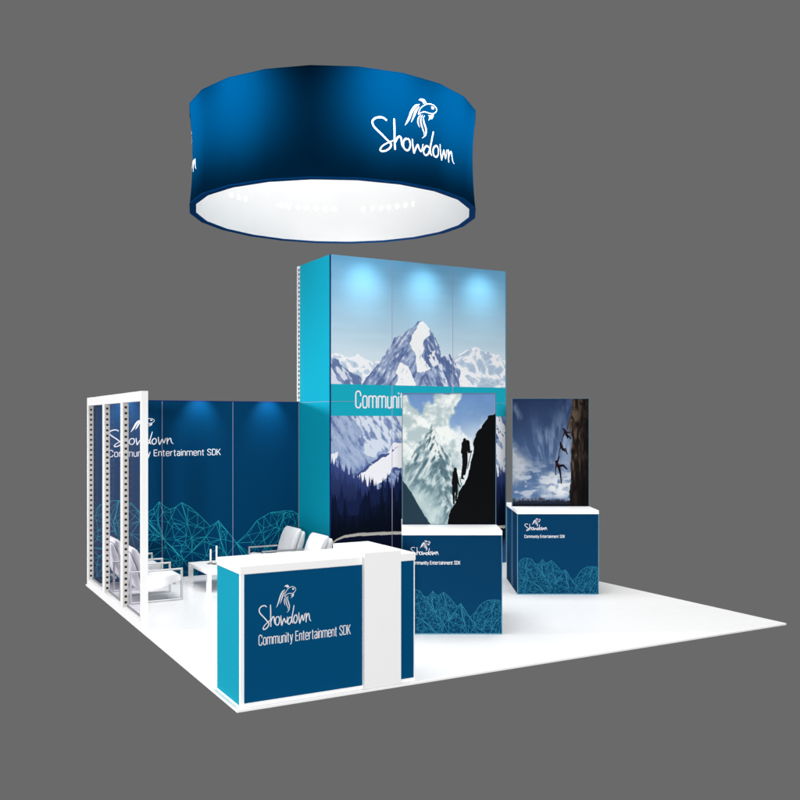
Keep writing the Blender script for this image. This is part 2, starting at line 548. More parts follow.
SNOW_A = [(1.472, 3.648), (1.601, 3.54), (1.573, 3.417), (1.512, 3.311), (1.472, 3.188), (1.512, 3.068), (1.593, 2.932), (1.472, 2.859), (1.392, 2.891), (1.384, 3.029), (1.333, 3.182), (1.265, 3.283), (1.352, 3.442)]
SNOW_B = [(1.116, 2.993), (1.234, 2.956), (1.313, 2.855), (1.384, 2.691), (1.42, 2.6), (1.02, 2.6), (1.038, 2.684), (1.077, 2.797), (1.03, 2.881)]
SNOW_C = [(1.573, 3.209), (1.674, 3.196), (1.756, 3.041), (1.634, 2.933), (1.553, 3.069)]
SNOW_D = [(2.129, 2.947), (2.256, 2.826), (2.363, 2.704), (2.42, 2.6), (2.129, 2.6)]
SNOW_E = [(1.135, 1.877), (0.976, 1.838), (0.809, 1.64), (0.629, 1.564), (0.408, 1.398), (0.511, 1.303), (0.629, 1.22), (0.809, 1.32), (1.022, 1.395), (1.145, 1.418), (1.5, 1.5), (1.6, 1.9)]
PALE_F = [(0.306, 2.3), (1.4, 2.3), (1.145, 1.931), (1.022, 1.905), (0.839, 1.746), (0.689, 1.669), (0.57, 1.698), (0.466, 1.936), (0.511, 2.015)]
RIDGE = [(1.1, 1.80), (0.839, 1.693), (0.659, 1.59), (0.481, 1.488), (0.335, 1.4), (0.422, 1.411), (0.629, 1.538), (0.869, 1.666)]
ROCK = [(1.145, 1.499), (0.991, 1.476), (0.9, 1.344), (0.719, 1.27), (0.599, 1.247), (0.689, 1.191), (0.839, 1.213), (1.145, 1.202)]
FOREST_MID = [(-0.015, 1.565), (0.076, 1.55), (0.161, 1.496), (0.277, 1.428), (0.422, 1.332), (0.54, 1.263), (0.689, 1.191), (0.809, 1.214), (0.96, 1.209), (1.145, 1.229), (1.6, 1.3), (2.4, 1.28), (3, 1.34)]
FOREST_DARK = [(-0.015, 1.01), (0.19, 0.975), (0.422, 0.964), (0.57, 1.037), (0.719, 1.084), (0.809, 1.134), (0.991, 1.127), (1.145, 1.148), (2, 1.1), (2.6, 0.98), (3, 0.95)]
SHORE = [(-0.05, 0.44), (0.047, 0.489), (0.104, 0.524), (0.219, 0.561), (0.422, 0.575), (0.719, 0.571), (1.145, 0.56), (2.853, 0.549), (3.1, 0.545)]

def ridged(x, y, o=4):
    t = 0; a = 1.0; w = 0
    for k in range(o):
        t = t + a * (1 - np.abs(2 * vnoise(x * 2 ** k + 31.7 * k, y * 2 ** k + 11.9 * k) - 1))
        w += a; a *= 0.55
    return t / w
def along(x, z, ang, fa, fc, seed=0.0, fn=fbm, o=5):
    """noise stretched along a slope direction (degrees)"""
    c, sn = math.cos(R(ang)), math.sin(R(ang))
    return fn((x * c + z * sn) * fa + seed, (-x * sn + z * c) * fc + seed * 1.7, o)

def paint_mural(x, z):
    C = np.zeros(x.shape + (3,))
    rag = (fbm(x * 9, z * 9, 5) - 0.5)
    rag2 = (fbm(x * 9 + 50, z * 9 + 31, 5) - 0.5)
    xr = x + rag * 0.08; zr = z + rag2 * 0.09
    t = np.clip((z - 3.0) / 1.45, 0, 1)[..., None]
    C[:] = np.array((210, 224, 232)) * (1 - t) + np.array((106, 168, 207)) * t
    C += ((fbm(x * 1.2, z * 14, 4) - 0.5) * 9)[..., None]
    fine = fbm(x * 22 + z * 9, z * 20 - x * 9, 4)
    # far ranges: pale rock with branching snow ridges
    for L in (FAR_LEFT, FAR_RIGHT):
        m = below(xr, zr + 0.02, L)
        top = np.interp(x, [p[0] for p in sorted(L)], [p[1] for p in sorted(L)])
        put(C, m, (192, 208, 224))
        rd = ridged(x * 6 + z * 3, z * 6 - x * 2, 5)
        put(C, m & (rd > 0.69), (238, 240, 243))
        put(C, m & (rd < 0.56), (172, 191, 212))
        put(C, m & (zr > top - 0.05) & (fine > 0.50), (240, 241, 244))
    m = below(xr, zr, MID_LEFT)
    na = along(x, z, 125, 5, 16, 3.0)
    put(C, m, (132, 150, 186)); put(C, m & (na > 0.54), (214, 220, 231)); put(C, m & (na < 0.46), (98, 118, 160))
    # main peak: rock grain runs down each flank
    m = below(xr, zr, PEAK)
    lf = 0.75 * along(x, z, 52, 9, 30, 1.0) + 0.25 * fine; rf = 0.75 * along(x, z, 118, 9, 30, 7.0) + 0.25 * fine
    g = np.where(x + 0.10 * rag < 1.50, lf, rf)
    put(C, m, (138, 155, 190))
    put(C, m & (g > 0.57), (164, 179, 206))
    put(C, m & (g < 0.46), (108, 127, 168))
    put(C, m & (g < 0.39), (88, 107, 150))
    dk = m & (x > 1.58 + 0.2 * rag) & (z > 3.0 + rag * .3)
    put(C, dk & (g < 0.54), (104, 123, 164)); put(C, dk & (g < 0.44), (86, 104, 148))
    for P in (SNOW_A, SNOW_B, SNOW_D):
        put(C, inpoly(x + rag * 0.10, z + rag2 * 0.10, P) & m, (240, 240, 241))
    sa = inpoly(x + rag * 0.10, z + rag2 * 0.10, SNOW_A) & m
    put(C, sa & (x > 1.43) & (z < 3.2) & (g < 0.40), (196, 206, 222))
    put(C, inpoly(x + rag * .2, z + rag2 * .2, SNOW_C) & m & (rf > 0.46), (228, 231, 237))
    put(C, m & (x > 1.7) & (rf > 0.58), (212, 219, 231))
    put(C, m & (x < 1.25) & (lf > 0.64), (206, 214, 228))
    # lower field
    lo = z < 2.35
    put(C, lo, (150, 168, 200))
    d1 = 0.8 * along(x, z, -58, 6, 20, 2.0) + 0.2 * fine; d2 = along(x, z, -35, 4, 16, 5.0)
    put(C, lo & (d1 > 0.55), (166, 182, 210))
    put(C, lo & (d1 < 0.40), (126, 145, 184))
    put(C, lo & (d1 < 0.345), (100, 119, 164))
    right = lo & (x > 1.3)
    put(C, right & (d1 > 0.47), (228, 231, 238))
    F = lo & inpoly(x + rag * .12, z + rag2 * .12, PALE_F)
    put(C, F, (210, 219, 232))
    put(C, F & (d1 < 0.47), (154, 171, 203)); put(C, F & (d1 < 0.40), (118, 137, 178))
    put(C, lo & inpoly(x + rag * .09, z + rag2 * .09, SNOW_E), (236, 236, 241))
    K = lo & inpoly(x + rag * .1, z + rag2 * .1, ROCK)
    put(C, K, (136, 154, 192)); put(C, K & (d2 < 0.5), (70, 88, 140))
    put(C, lo & inpoly(x + rag * .10, z + rag2 * .08, RIDGE) & (d2 < 0.60), (66, 83, 136))
    put(C, lo & (x < 0.12) & (z < 1.72 - rag * .1) & (z - 1.50 > 1.7 * x - 0.02), (228, 231, 238))
    put(C, (x > 2.6) & (z > 1.9) & (z < 2.06) & (d1 < 0.5), (74, 92, 146))
    fm = trees(x, z, FOREST_MID, 3, 120, 0.07, 0.22, -0.05, 3.0) & lo
    k = np.clip((z - 0.85) / 0.65, 0, 1)[..., None]
    fc = np.array((26, 36, 80)) * (1 - k) + np.array((54, 70, 124)) * k
    C[:] = np.where(fm[..., None], fc, C)
    fm2 = trees(x, z, [(p[0], p[1] - 0.17) for p in FOREST_MID], 8, 130, 0.08, 0.22, -0.05, 3.0) & lo
    C[:] = np.where(fm2[..., None], fc * 0.84, C)
    f2 = trees(x, z, [(p[0], p[1] + 0.08) for p in FOREST_DARK], 15, 100, 0.10, 0.30, -0.05, 3.0) & lo
    put(C, f2, (20, 31, 68))
    fd = trees(x, z, [(p[0], p[1] - 0.12) for p in FOREST_DARK], 11, 120, 0.12, 0.34, -0.05, 3.0) & lo
    put(C, fd, (10, 20, 44))
    put(C, lo & trees(x, z, [(p[0], p[1] - 0.32) for p in FOREST_DARK], 12, 120, 0.10, 0.28, -0.05, 3.0), (6, 14, 30))
    # lake with reflections
    shore = np.interp(x, [p[0] for p in SHORE], [p[1] for p in SHORE])
    lake = z < shore - 0.012
    k = np.clip(z / 0.4, 0, 1)[..., None]
    lc = np.array((44, 92, 150)) * (1 - k) + np.array((58, 84, 140)) * k
    C[:] = np.where(lake[..., None], lc, C)
    refl = trees(x, (2 * shore - z), [(q, 0.60 + 0.45 * max(0, 1 - q / 2.2)) for q in np.linspace(-0.1, 3.1, 12)], 21, 90, 0.12, 0.34, -0.05, 3.0)
    put(C, lake & refl, (9, 18, 44))
    wd = 0.012 + 0.010 * np.clip(x / 0.5, 0, 1) + 0.004 * rag
    put(C, (np.abs(z - shore) < wd) & (x > 0.03), (190, 185, 175))
    put(C, (z - shore < wd * 0.4) & (z - shore > -wd) & (x > 0.03), (206, 203, 196))
    # title band
    put(C, (z > 2.24) & (z < 2.682), (24, 164, 186))
    return C

def seg(x, y, a, b, w0, w1):
    ax, ay = a; bx, by = b
    dx, dy = bx - ax, by - ay
    t = np.clip(((x - ax) * dx + (y - ay) * dy) / (dx * dx + dy * dy + 1e-9), 0, 1)
    d = np.hypot(x - ax - t * dx, y - ay - t * dy)
    return d < (w0 + (w1 - w0) * t)

def lerp(C, k, rgb):
    k = np.clip(k, 0, 1)[..., None]
    C[:] = C * (1 - k) + np.array(rgb, float) * k
def softpoly(x, y, P, w):
    """soft membership of a polygon, averaged over a small jitter"""
    s = 0
    for dx, dy in ((0, 0), (w, 0), (-w, 0), (0, w), (0, -w), (.7 * w, .7 * w), (-.7 * w, .7 * w), (.7 * w, -.7 * w), (-.7 * w, -.7 * w)):
        s = s + inpoly(x + dx, y + dy, P)
    return s / 9.0

def paint_slope(px, py):       # climbers on a black slope; px 15..512, py 72..765, downwards
    C = np.zeros(px.shape + (3,))
    n1 = fbm(px / 90, py / 90, 6); n2 = fbm(px / 30 + 9, py / 30, 5); n3 = fbm(px / 12 + 4, py / 12, 4)
    t = np.clip((py - 72) / 480, 0, 1)[..., None]
    C[:] = np.array((102, 140, 190)) * (1 - t) + np.array((176, 196, 214)) * t
    C += ((n1 - .5) * 22)[..., None]
    # clouds, billowing and soft edged
    P = [(0, 92), (45, 78), (70, 140), (95, 165), (125, 175), (140, 120), (160, 95), (185, 130), (198, 80), (330, 60), (330, 110), (305, 150), (280, 185), (272, 220), (285, 255), (320, 285), (400, 330), (480, 560), (420, 760), (0, 760)]
    cl = softpoly(px + (n1 - .5) * 70 + (n2 - .5) * 26, py + (n2 - .5) * 60, P, 7)
    sh = 0.5 * fbm(px / 70 + 20, py / 55 + 3, 6) + 0.5 * fbm(px / 26 + 2, py / 22, 5)
    k = sm(0.34, 0.62, sh)[..., None]
    cc = np.array((176, 193, 196)) * (1 - k) + np.array((236, 240, 237)) * k
    C[:] = C * (1 - cl[..., None]) + cc * cl[..., None]
    lerp(C, sm(0.46, 0.72, fbm(px / 60 + py / 160, py / 55 + 5, 6)) * sm(150, 260, py) * sm(270, 330, px) * 0.85, (222, 230, 236))
    lerp(C, sm(260, 380, py + px * 0.2) * sm(290, 350, px) * 0.55, (216, 226, 232))
    # far peak: two shaded faces with rock bands and snow
    xr = px + (n2 - .5) * 26 + (n3 - .5) * 10; yr = py + (n1 - .5) * 24 + (n3 - .5) * 10
    PK = [(174, 232), (190, 262), (205, 300), (218, 345), (248, 385), (270, 400), (285, 450), (318, 560), (330, 640), (330, 775), (60, 775), (15, 520), (45, 440), (80, 390), (108, 335), (128, 312), (150, 278)]
    pk = softpoly(xr, yr, PK, 4)
    u = fbm((px + py * .6) / 16, (py - px * .6) / 44 + 7, 5); v = fbm((px - py * .5) / 15 + 30, (py + px * .5) / 40, 5)
    face = np.where(px + (n2 - .5) * 40 < 178 + (py - 232) * 0.18, u, v)
    base = np.zeros_like(C); base[:] = (112, 138, 147)
    lerp(base, sm(0.44, 0.62, face), (176, 193, 197))
    lerp(base, sm(0.44, 0.32, face), (76, 102, 112))
    lerp(base, sm(0.60, 0.70, face), (214, 222, 222))
    cap = softpoly(xr, yr, [(174, 228), (214, 310), (218, 385), (205, 440), (180, 420), (160, 380), (132, 345), (140, 315), (158, 275)], 9)
    lerp(base, cap * sm(0.36, 0.52, face), (226, 231, 229))
    strk = softpoly(px + (n2 - .5) * 40, py, [(232, 380), (262, 400), (262, 520), (246, 640), (226, 660), (210, 560), (222, 460)], 10)
    lerp(base, strk * sm(0.60, 0.42, v) * 0.6, (78, 106, 116))
    C[:] = C * (1 - pk[..., None]) + base * pk[..., None]
    # valley mist
    lerp(C, sm(430, 640, py + (n1 - .5) * 200 + (180 - px) * 0.4) * sm(300, 150, px + (n2 - .5) * 80) * 0.85, (152, 176, 180))
    lerp(C, softpoly(px + (n1 - .5) * 60, py + (n1 - .5) * 60, [(20, 520), (70, 500), (150, 560), (220, 680), (215, 775), (160, 775), (90, 650)], 26) * sm(0.3, 0.6, n1) * 0.8, (200, 212, 210))
    put(C, inpoly(px + (n2 - .5) * 12, py, [(0, 515), (40, 565), (90, 650), (150, 745), (172, 775), (0, 775)]), (38, 58, 72))
    # black slope
    put(C, inpoly(px + (n2 - .5) * 18, py + (n2 - .5) * 12, [(520, 160), (505, 180), (475, 195), (455, 225), (440, 255), (408, 290), (395, 340), (392, 385), (380, 440), (362, 510), (335, 570), (300, 640), (270, 690), (255, 775), (520, 775)]), (14, 15, 17))
    K = (16, 17, 19)
    # upper climber with rucksack
    for a, b, w0, w1 in (((347, 318), (348, 334), 9, 9), ((346, 340), (346, 390), 16, 15), ((362, 330), (368, 372), 12, 10), ((345, 385), (343, 440), 12, 9), ((343, 440), (333, 520), 8, 6), ((352, 385), (356, 440), 11, 8), ((356, 440), (346, 500), 8, 6),
                        ((358, 350), (370, 385), 6, 5), ((370, 385), (384, 378), 5, 4), ((338, 345), (331, 385), 6, 5), ((331, 520), (342, 524), 5, 4), ((384, 378), (362, 470), 2, 2)):
        put(C, seg(px, py, a, b, w0, w1), K)
    # lower climber
    for a, b, w0, w1 in (((297, 472), (297, 486), 8, 8), ((295, 495), (296, 550), 13, 12), ((288, 500), (282, 550), 6, 5), ((282, 550), (290, 575), 5, 4), ((303, 500), (312, 545), 6, 5), ((312, 545), (324, 566), 4, 3), ((292, 550), (288, 600), 10, 7), ((288, 600), (290, 655), 7, 5), ((300, 550), (304, 600), 9, 6), ((304, 600), (300, 640), 6, 5), ((322, 520), (330, 560), 2, 2)):
        put(C, seg(px, py, a, b, w0, w1), K)
    return C

def paint_cliff(px, py):       # climbers roped from a dark cliff; px 20..548, py 28..770
    C = np.zeros(px.shape + (3,))
    n1 = fbm(px / 150 + 3, py / 120, 6); n2 = fbm(px / 45 + py / 160, py / 70 + 4, 6); n3 = fbm(px / 9, py / 30, 5)
    t = np.clip((py - 28) / 640, 0, 1)[..., None]
    C[:] = np.array((40, 57, 92)) * (1 - t) + np.array((88, 116, 156)) * t
    lerp(C, sm(220, 40, px) * sm(420, 60, py) * 0.25, (28, 40, 70))
    # high wisps fan out from low centre
    ang = np.arctan2(px - 330, 900 - py); rad = np.hypot(px - 330, 900 - py)
    w1 = fbm(ang * 16 + 3, rad / 150, 6); w2 = fbm(ang * 34 + 9, rad / 90 + 4, 5)
    wis = sm(0.46, 0.72, 0.6 * w1 + 0.4 * w2)
    lerp(C, wis * sm(60, 330, py) * sm(60, 240, px) * 0.62, (148, 168, 196))
    lerp(C, wis * sm(300, 400, px) * 0.45, (130, 152, 184))
    lerp(C, softpoly(px + (n2 - .5) * 60, py + (n2 - .5) * 40, [(18, 55), (50, 70), (75, 140), (60, 190), (35, 130), (18, 100)], 14) * sm(0.42, 0.6, w2) * 0.5, (150, 166, 188))
    # big cloud at left
    c2 = softpoly(px + (n1 - .5) * 90, py + (n2 - .5) * 90, [(0, 320), (40, 330), (80, 380), (110, 440), (150, 470), (110, 560), (60, 600), (0, 620)], 26)
    sh = sm(0.36, 0.62, 0.5 * n1 + 0.5 * fbm(px / 40 + 8, py / 36, 5))
    lerp(C, c2 * (0.45 + 0.5 * sh), (186, 190, 197))
    # broken low cloud with a bright glow towards the cliff
    m2 = fbm(px / 60 + 14, py / 26 + 2, 6)
    lerp(C, sm(0.44, 0.62, m2) * sm(400, 600, py) * 0.8, (196, 203, 213))
    glow = np.exp(-(((px - 365) / 150) ** 2 + ((py - 640) / 95) ** 2))
    lerp(C, glow * sm(0.34, 0.58, 0.5 * m2 + 0.5 * n2) * 1.1, (228, 231, 234))
    g2 = np.exp(-(((px - 400) / 60) ** 2 + ((py - 420) / 160) ** 2))
    lerp(C, g2 * 0.55, (190, 202, 220))
    lerp(C, sm(690, 715, py) * 0.5 * sm(0.3, 0.6, m2), (150, 160, 176))
    # far dark hills, two ranges with a little snow
    h1 = 722 - 34 * (fbm(px / 70, px * 0 + 3.0, 6) - 0.4)
    put(C, py > h1, (62, 72, 92))
    lerp(C, (py > h1) * (py < h1 + 16) * sm(0.5, 0.6, n3), (112, 120, 136))
    h2 = 738 - 30 * (fbm(px / 44 + 9, px * 0 + 8.0, 6) - 0.4)
    put(C, py > h2, (36, 43, 58))
    lerp(C, (py > h2) * sm(745, 768, py), (18, 21, 28))
    # cliff: vertical grain, cracks, darker to the right and below
    edge = np.interp(py, [28, 120, 170, 200, 260, 300, 360, 420, 520, 600, 700, 770], [434, 428, 412, 408, 420, 432, 426, 424, 420, 424, 413, 416]) + (n3 - .5) * 16
    cf = px > edge
    gr = fbm(px / 11 + (n2 - .5) * 2, py / 70, 6); cr = ridged(px / 26 + (n1 - .5) * 3, py / 120, 4)
    R_ = np.zeros_like(C); R_[:] = (58, 48, 41)
    lerp(R_, sm(0.48, 0.66, gr), (96, 82, 68))
    lerp(R_, sm(0.48, 0.34, gr), (34, 28, 26))
    lerp(R_, sm(0.72, 0.86, cr) * 0.8, (22, 18, 18))
    lerp(R_, sm(440, 540, px) * 0.75, (20, 17, 18))
    lerp(R_, sm(380, 740, py) * 0.72, (15, 13, 14))
    C[:] = np.where(cf[..., None], R_, C)
    lerp(C, cf * sm(edge + 9, edge, px) * sm(560, 200, py) * 0.5, (128, 110, 90))
    K = (28, 20, 24)
    for a, b, w0, w1 in (((432, 120), (400, 235), 2.5, 2.5), ((378, 262), (352, 350), 2.5, 2.5), ((352, 360), (330, 460), 2.5, 2.5)):
        put(C, seg(px, py, a, b, w0, w1), (40, 34, 38))
    red = (56, 26, 30)
    parts = (((375, 237), (381, 243), 7, 7, K), ((384, 250), (396, 280), 10, 9, red), ((396, 280), (412, 290), 8, 6, K), ((412, 290), (425, 304), 6, 4, K), ((390, 258), (414, 262), 5, 4, K), ((414, 262), (424, 256), 4, 3, K), ((380, 262), (374, 284), 4, 3, K), ((398, 276), (402, 300), 7, 4, K),
             ((353, 334), (355, 342), 7, 7, K), ((357, 350), (368, 376), 9, 8, K), ((368, 376), (388, 376), 7, 5, K), ((388, 376), (400, 410), 5, 4, K), ((368, 380), (384, 392), 6, 4, K), ((360, 354), (352, 372), 4, 3, K),
             ((324, 462), (327, 470), 9, 9, K), ((328, 478), (340, 500), 12, 10, red), ((340, 494), (372, 488), 10, 7, K), ((372, 488), (397, 514), 7, 5, K), ((342, 500), (352, 545), 10, 6, K), ((352, 545), (359, 614), 6, 4, K), ((324, 480), (317, 520), 5, 4, K), ((317, 520), (319, 556), 4, 3, K), ((332, 466), (346, 424), 5, 3, K))
    for a, b, w0, w1, c in parts:
        put(C, seg(px, py, a, b, w0, w1), c)
    return C

def art_sheet(name, place, x0, x1, z0, z1, nx, nz, painter, m, parent, gain=1.0):
    """flat printed sheet as a fine grid, its colours stored per vertex"""
    xs = np.linspace(x0, x1, nx); zs = np.linspace(z0, z1, nz)
    X, Z = np.meshgrid(xs, zs)
    C = np.clip(painter(X, Z) / 255.0, 0, 1)
    C = np.where(C <= 0.04045, C / 12.92, ((C + 0.055) / 1.055) ** 2.4) * gain
    co = np.zeros((nz, nx, 3))
    o = place(0, 0, 0); ex = place(1, 0, 0) - o; ez = place(0, 1, 0) - o
    for k in range(3):
        co[..., k] = o[k] + ex[k] * X + ez[k] * Z
    idx = np.arange(nx * nz).reshape(nz, nx)
    F = np.stack([idx[:-1, :-1], idx[:-1, 1:], idx[1:, 1:], idx[1:, :-1]], -1).reshape(-1, 4)
    me = bpy.data.meshes.new(name)
    me.from_pydata(co.reshape(-1, 3).tolist(), [], F.tolist())
    at = me.color_attributes.new("print", 'FLOAT_COLOR', 'POINT')
    rgba = np.ones((nx * nz, 4), np.float32)
    rgba[:, :3] = C.reshape(-1, 3)
    at.data.foreach_set("color", rgba.ravel())
    return link(name, me, m, parent)

# ================================================================== SETTING
mb = MB()
mb.box(0, 6.11, 0, 6.11, -0.022, 0, bevel=0.003, seg=1)
tag(mb.build("floor", M['floor']), kind='structure')

# ================================================================== LOUNGE BACK WALL
wall = tag(empty("back_wall", (0, 6.05, 0)), "low navy blue printed wall with teal mountain line drawing behind the lounge chairs", "wall")
XW = [0.075, 1.0, 2.01, 3.022]
for a, b in zip(XW, XW[1:]):
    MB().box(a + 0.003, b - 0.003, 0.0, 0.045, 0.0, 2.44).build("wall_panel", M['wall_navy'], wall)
for x in XW[1:3]:
    MB().box(x - 0.003, x + 0.003, -0.003, 0.04, 0.0, 2.44).build("panel_seam", M['seam'], wall)
MB().box(0.075, 3.022, 0.0, 0.045, 2.4405, 2.452).build("top_trim", M['navy_edge'], wall)
wp = plane_place((0, 0, 0), (1, 0, 0), (0, -1, 0))
logo(wp, 0.285, 1.845, 0.87, 0.223, 0.0142, wall)
lettering("Community Entertainment SDK", wp, 0.29, 1.685, 1.535, 0.088, 0.0108, wall)
wire_print(plane_place((0.05, 0, 0), (1, 0, 0), (0, -1, 0)), 2.965, 0.82, 0.0054, wall, 5, 175, M['wire'])

# ================================================================== TOWER
TX0, TX1, TY, TZ = 3.03, 6.0, 4.95, 4.467
tower = tag(empty("display_tower", (TX0, TY, 0)), "tall teal sided tower with a snowy mountain mural and white Community title", "display tower")
D = 1.10
def tower_shell():
    MB().box(0.0, 0.02, 0.012, D, 0.0, 2.437).build("side_panel", M['tower_teal'], tower)
    MB().box(0.0, 0.02, 0.012, D, 2.443, TZ).build("side_panel", M['tower_teal'], tower)
    MB().box(0.001, 0.02, 0.012, D, 2.4372, 2.4428).build("panel_seam", M['seam'], tower)
    MB().box(2.95, 2.97, 0.012, D, 0.0, TZ).build("side_panel", M['tower_teal'], tower)
    MB().box(0.0205, 2.9495, D - 0.02, D, 0.0, TZ).build("back_panel", M['navy'], tower)
    MB().box(0.0205, 2.9495, 0.03, D - 0.021, TZ - 0.03, TZ - 0.002).build("top_panel", M['white'], tower)
    MB().box(-0.004, 0.014, -0.002, 0.0075, 0.0, TZ).build("corner_trim", M['navy_edge'], tower)
    MB().box(2.956, 2.972, -0.002, 0.0075, 0.0, TZ).build("corner_trim", M['edge'], tower)
tower_shell()
tp = plane_place((0, 0, 0), (1, 0, 0), (0, -1, 0))
XS = [0.014, 0.974, 2.0, 2.956]
for r, (za, zb) in enumerate(((0.0, 2.438), (2.442, TZ))):
    for a, b in zip(XS, XS[1:]):
        a2, b2 = a + 0.0015, b - 0.0015
        art_sheet("mural_panel", tp, a2, b2, za, zb, 190, 460 if r == 0 else 380, paint_mural, M['mural'], tower, 0.87)
for x in XS[1:3]:
    MB().box(x - 0.0035, x + 0.0035, -0.003, 0.03, 0.0, TZ).build("panel_seam", M['seam'], tower)
MB().box(0.014, 2.956, -0.002, 0.03, 2.4382, 2.4418).build("panel_seam", M['seam'], tower)
cw = text_width("Communi")
lettering("Community", tp, 0.395, 2.352, 0.685 * text_width("Community") / cw, 0.235, 0.021, tower, "title_lettering")

def perf_strip(mb, x0, x1, y, z0, z1, pitch, hw, hh, depth=0.02, sgn=-1):
    """strip facing -Y with a column of recessed holes (material 1 inside)"""
    n = int((z1 - z0) / pitch)
    zz = z0 + ((z1 - z0) - n * pitch) / 2
    xm = (x0 + x1) / 2
    if zz > z0:
        mb.face([(x0, y, z0), (x1, y, z0), (x1, y, zz), (x0, y, zz)])
        mb.face([(x0, y, z1 - (zz - z0)), (x1, y, z1 - (zz - z0)), (x1, y, z1), (x0, y, z1)])
    for k in range(n):
        a = zz + k * pitch; b = a + pitch; m = (a + b) / 2
        l, r, c, d = xm - hw, xm + hw, m - hh, m + hh
        mb.face([(x0, y, a), (x1, y, a), (r, y, c), (l, y, c)])
        mb.face([(x1, y, a), (x1, y, b), (r, y, d), (r, y, c)])
        mb.face([(x1, y, b), (x0, y, b), (l, y, d), (r, y, d)])
        mb.face([(x0, y, b), (x0, y, a), (l, y, c), (l, y, d)])
        q = y + depth
        mb.face([(l, y, c), (r, y, c), (r, q, c), (l, q, c)], 1)
        mb.face([(r, y, c), (r, y, d), (r, q, d), (r, q, c)], 1)
        mb.face([(r, y, d), (l, y, d), (l, q, d), (r, q, d)], 1)
        mb.face([(l, y, d), (l, y, c), (l, q, c), (l, q, d)], 1)
        mb.face([(l, q, c), (r, q, c), (r, q, d), (l, q, d)], 1)
# slotted upright at the tower's rear corner
mb = MB()
perf_strip(mb, -0.034, -0.003, D - 0.045, 2.46, TZ - 0.01, 0.065, 0.008, 0.017)
mb.box(-0.034, -0.003, D - 0.02, D, 2.46, TZ - 0.01)
mb.build("slotted_upright", [M['post'], M['hole']], tower)

# ================================================================== LEFT PARTITION
part = tag(empty("glazed_partition", (0, 2.98, 0)), "white framed see-through partition with slotted posts on the left edge of the floor", "partition")
PZ = 2.47
PY = [(0.0, 0.07), (0.89, 1.01), (1.90, 2.02), (2.94, 3.03)]     # y spans of the posts, measured from the front post
PT = 0.065
for i, (a, b) in enumerate(PY):
    mb = MB()
    z0, z1 = 0.085, PZ - 0.105
    if i == 0:
        mb.box(0.0, PT, a, b, 0.0, PZ)
        mb.build("corner_post", M['post'], part)
        continue
    mb.box(0.0, 0.004, a, b, z0, z1)
    mb.box(0.0045, PT, a + 0.03, b, z0, z1)
    mb.build("post", M['post'], part)
    mb = MB()
    perf_strip(mb, 0.0045, PT, a + 0.001, z0, z1, 0.066, 0.0135, 0.0135, 0.028)
    mb.build("slotted_strip", [M['perf'], M['hole']], part)
MB().box(0.0, PT, 0.0702, 3.03, 0.0, 0.0845).build("bottom_rail", M['post'], part)
MB().box(0.0, PT, 0.0702, 3.03, PZ - 0.1045, PZ).build("top_rail", M['post'], part)
for (a, b), (c, d) in zip(PY, PY[1:]):
    MB().box(PT - 0.012, PT - 0.004, b + 0.0003, c - 0.0003, 0.087, PZ - 0.107).build("acrylic_panel", M['glass'], part)
    MB().box(PT - 0.016, PT - 0.0125, b + 0.001, c - 0.001, 0.0865, 0.112).build("glazing_bead", M['bead'], part)

# ================================================================== RECEPTION COUNTER
ctr = tag(empty("reception_counter", (0.04, 0.04, 0)), "long navy reception counter with teal end and white wrap-over slab at the front corner", "counter")
CL, CD = 1.51, 0.55
MB().box(0, CL, 0.0, CD, 0.0, 1.0).build("body", M['white'], ctr)
MB().box(-0.003, -0.0002, 0.028, CD, 0.012, 1.0).build("end_panel", M['teal'], ctr)
MB().box(0.030, 1.022, -0.003, -0.0003, 0.028, 0.998).build("front_panel", M['navy'], ctr)
MB().box(1.372, CL - 0.012, -0.003, -0.0003, 0.028, 0.998).build("front_panel", M['navy'], ctr)
MB().box(-0.006, 1.0232, -0.006, CD + 0.005, 1.0005, 1.062, bevel=0.003).build("countertop", M['white'], ctr)
MB().box(1.3605, CL + 0.006, -0.006, CD + 0.005, 1.0005, 1.062, bevel=0.003).build("countertop", M['white'], ctr)
def wrap():
    # slab that runs over the top and down the front
    t = bmesh.new()
    prof = [(-0.036, 0.002), (-0.0065, 0.002), (-0.0065, 1.0625), (CD + 0.008, 1.0625), (CD + 0.008, 1.104), (-0.026, 1.104), (-0.033, 1.101), (-0.036, 1.094)]
    rs = [[t.verts.new((x, y, z)) for y, z in prof] for x in (1.024, 1.360)]
    n = len(prof)
    for k in range(n):
        t.faces.new((rs[0][k], rs[0][(k + 1) % n], rs[1][(k + 1) % n], rs[1][k]))
    t.faces.new(rs[0][::-1]); t.faces.new(rs[1])
    bmesh.ops.recalc_face_normals(t, faces=t.faces[:])
    mb = MB(); mb.join(t)
    mb.box(1.024, 1.36, CD + 0.0055, CD + 0.02, 0.9, 1.062)
    return mb.build("wrap_slab", M['white'], ctr)
wrap()
cp = plane_place((0, -0.003, 0), (1, 0, 0), (0, -1, 0))
logo(cp, 0.143, 0.588, 0.43, 0.180, 0.0092, ctr)
lettering("Community Entertainment SDK", cp, 0.145, 0.452, 0.768, 0.078, 0.0070, ctr)

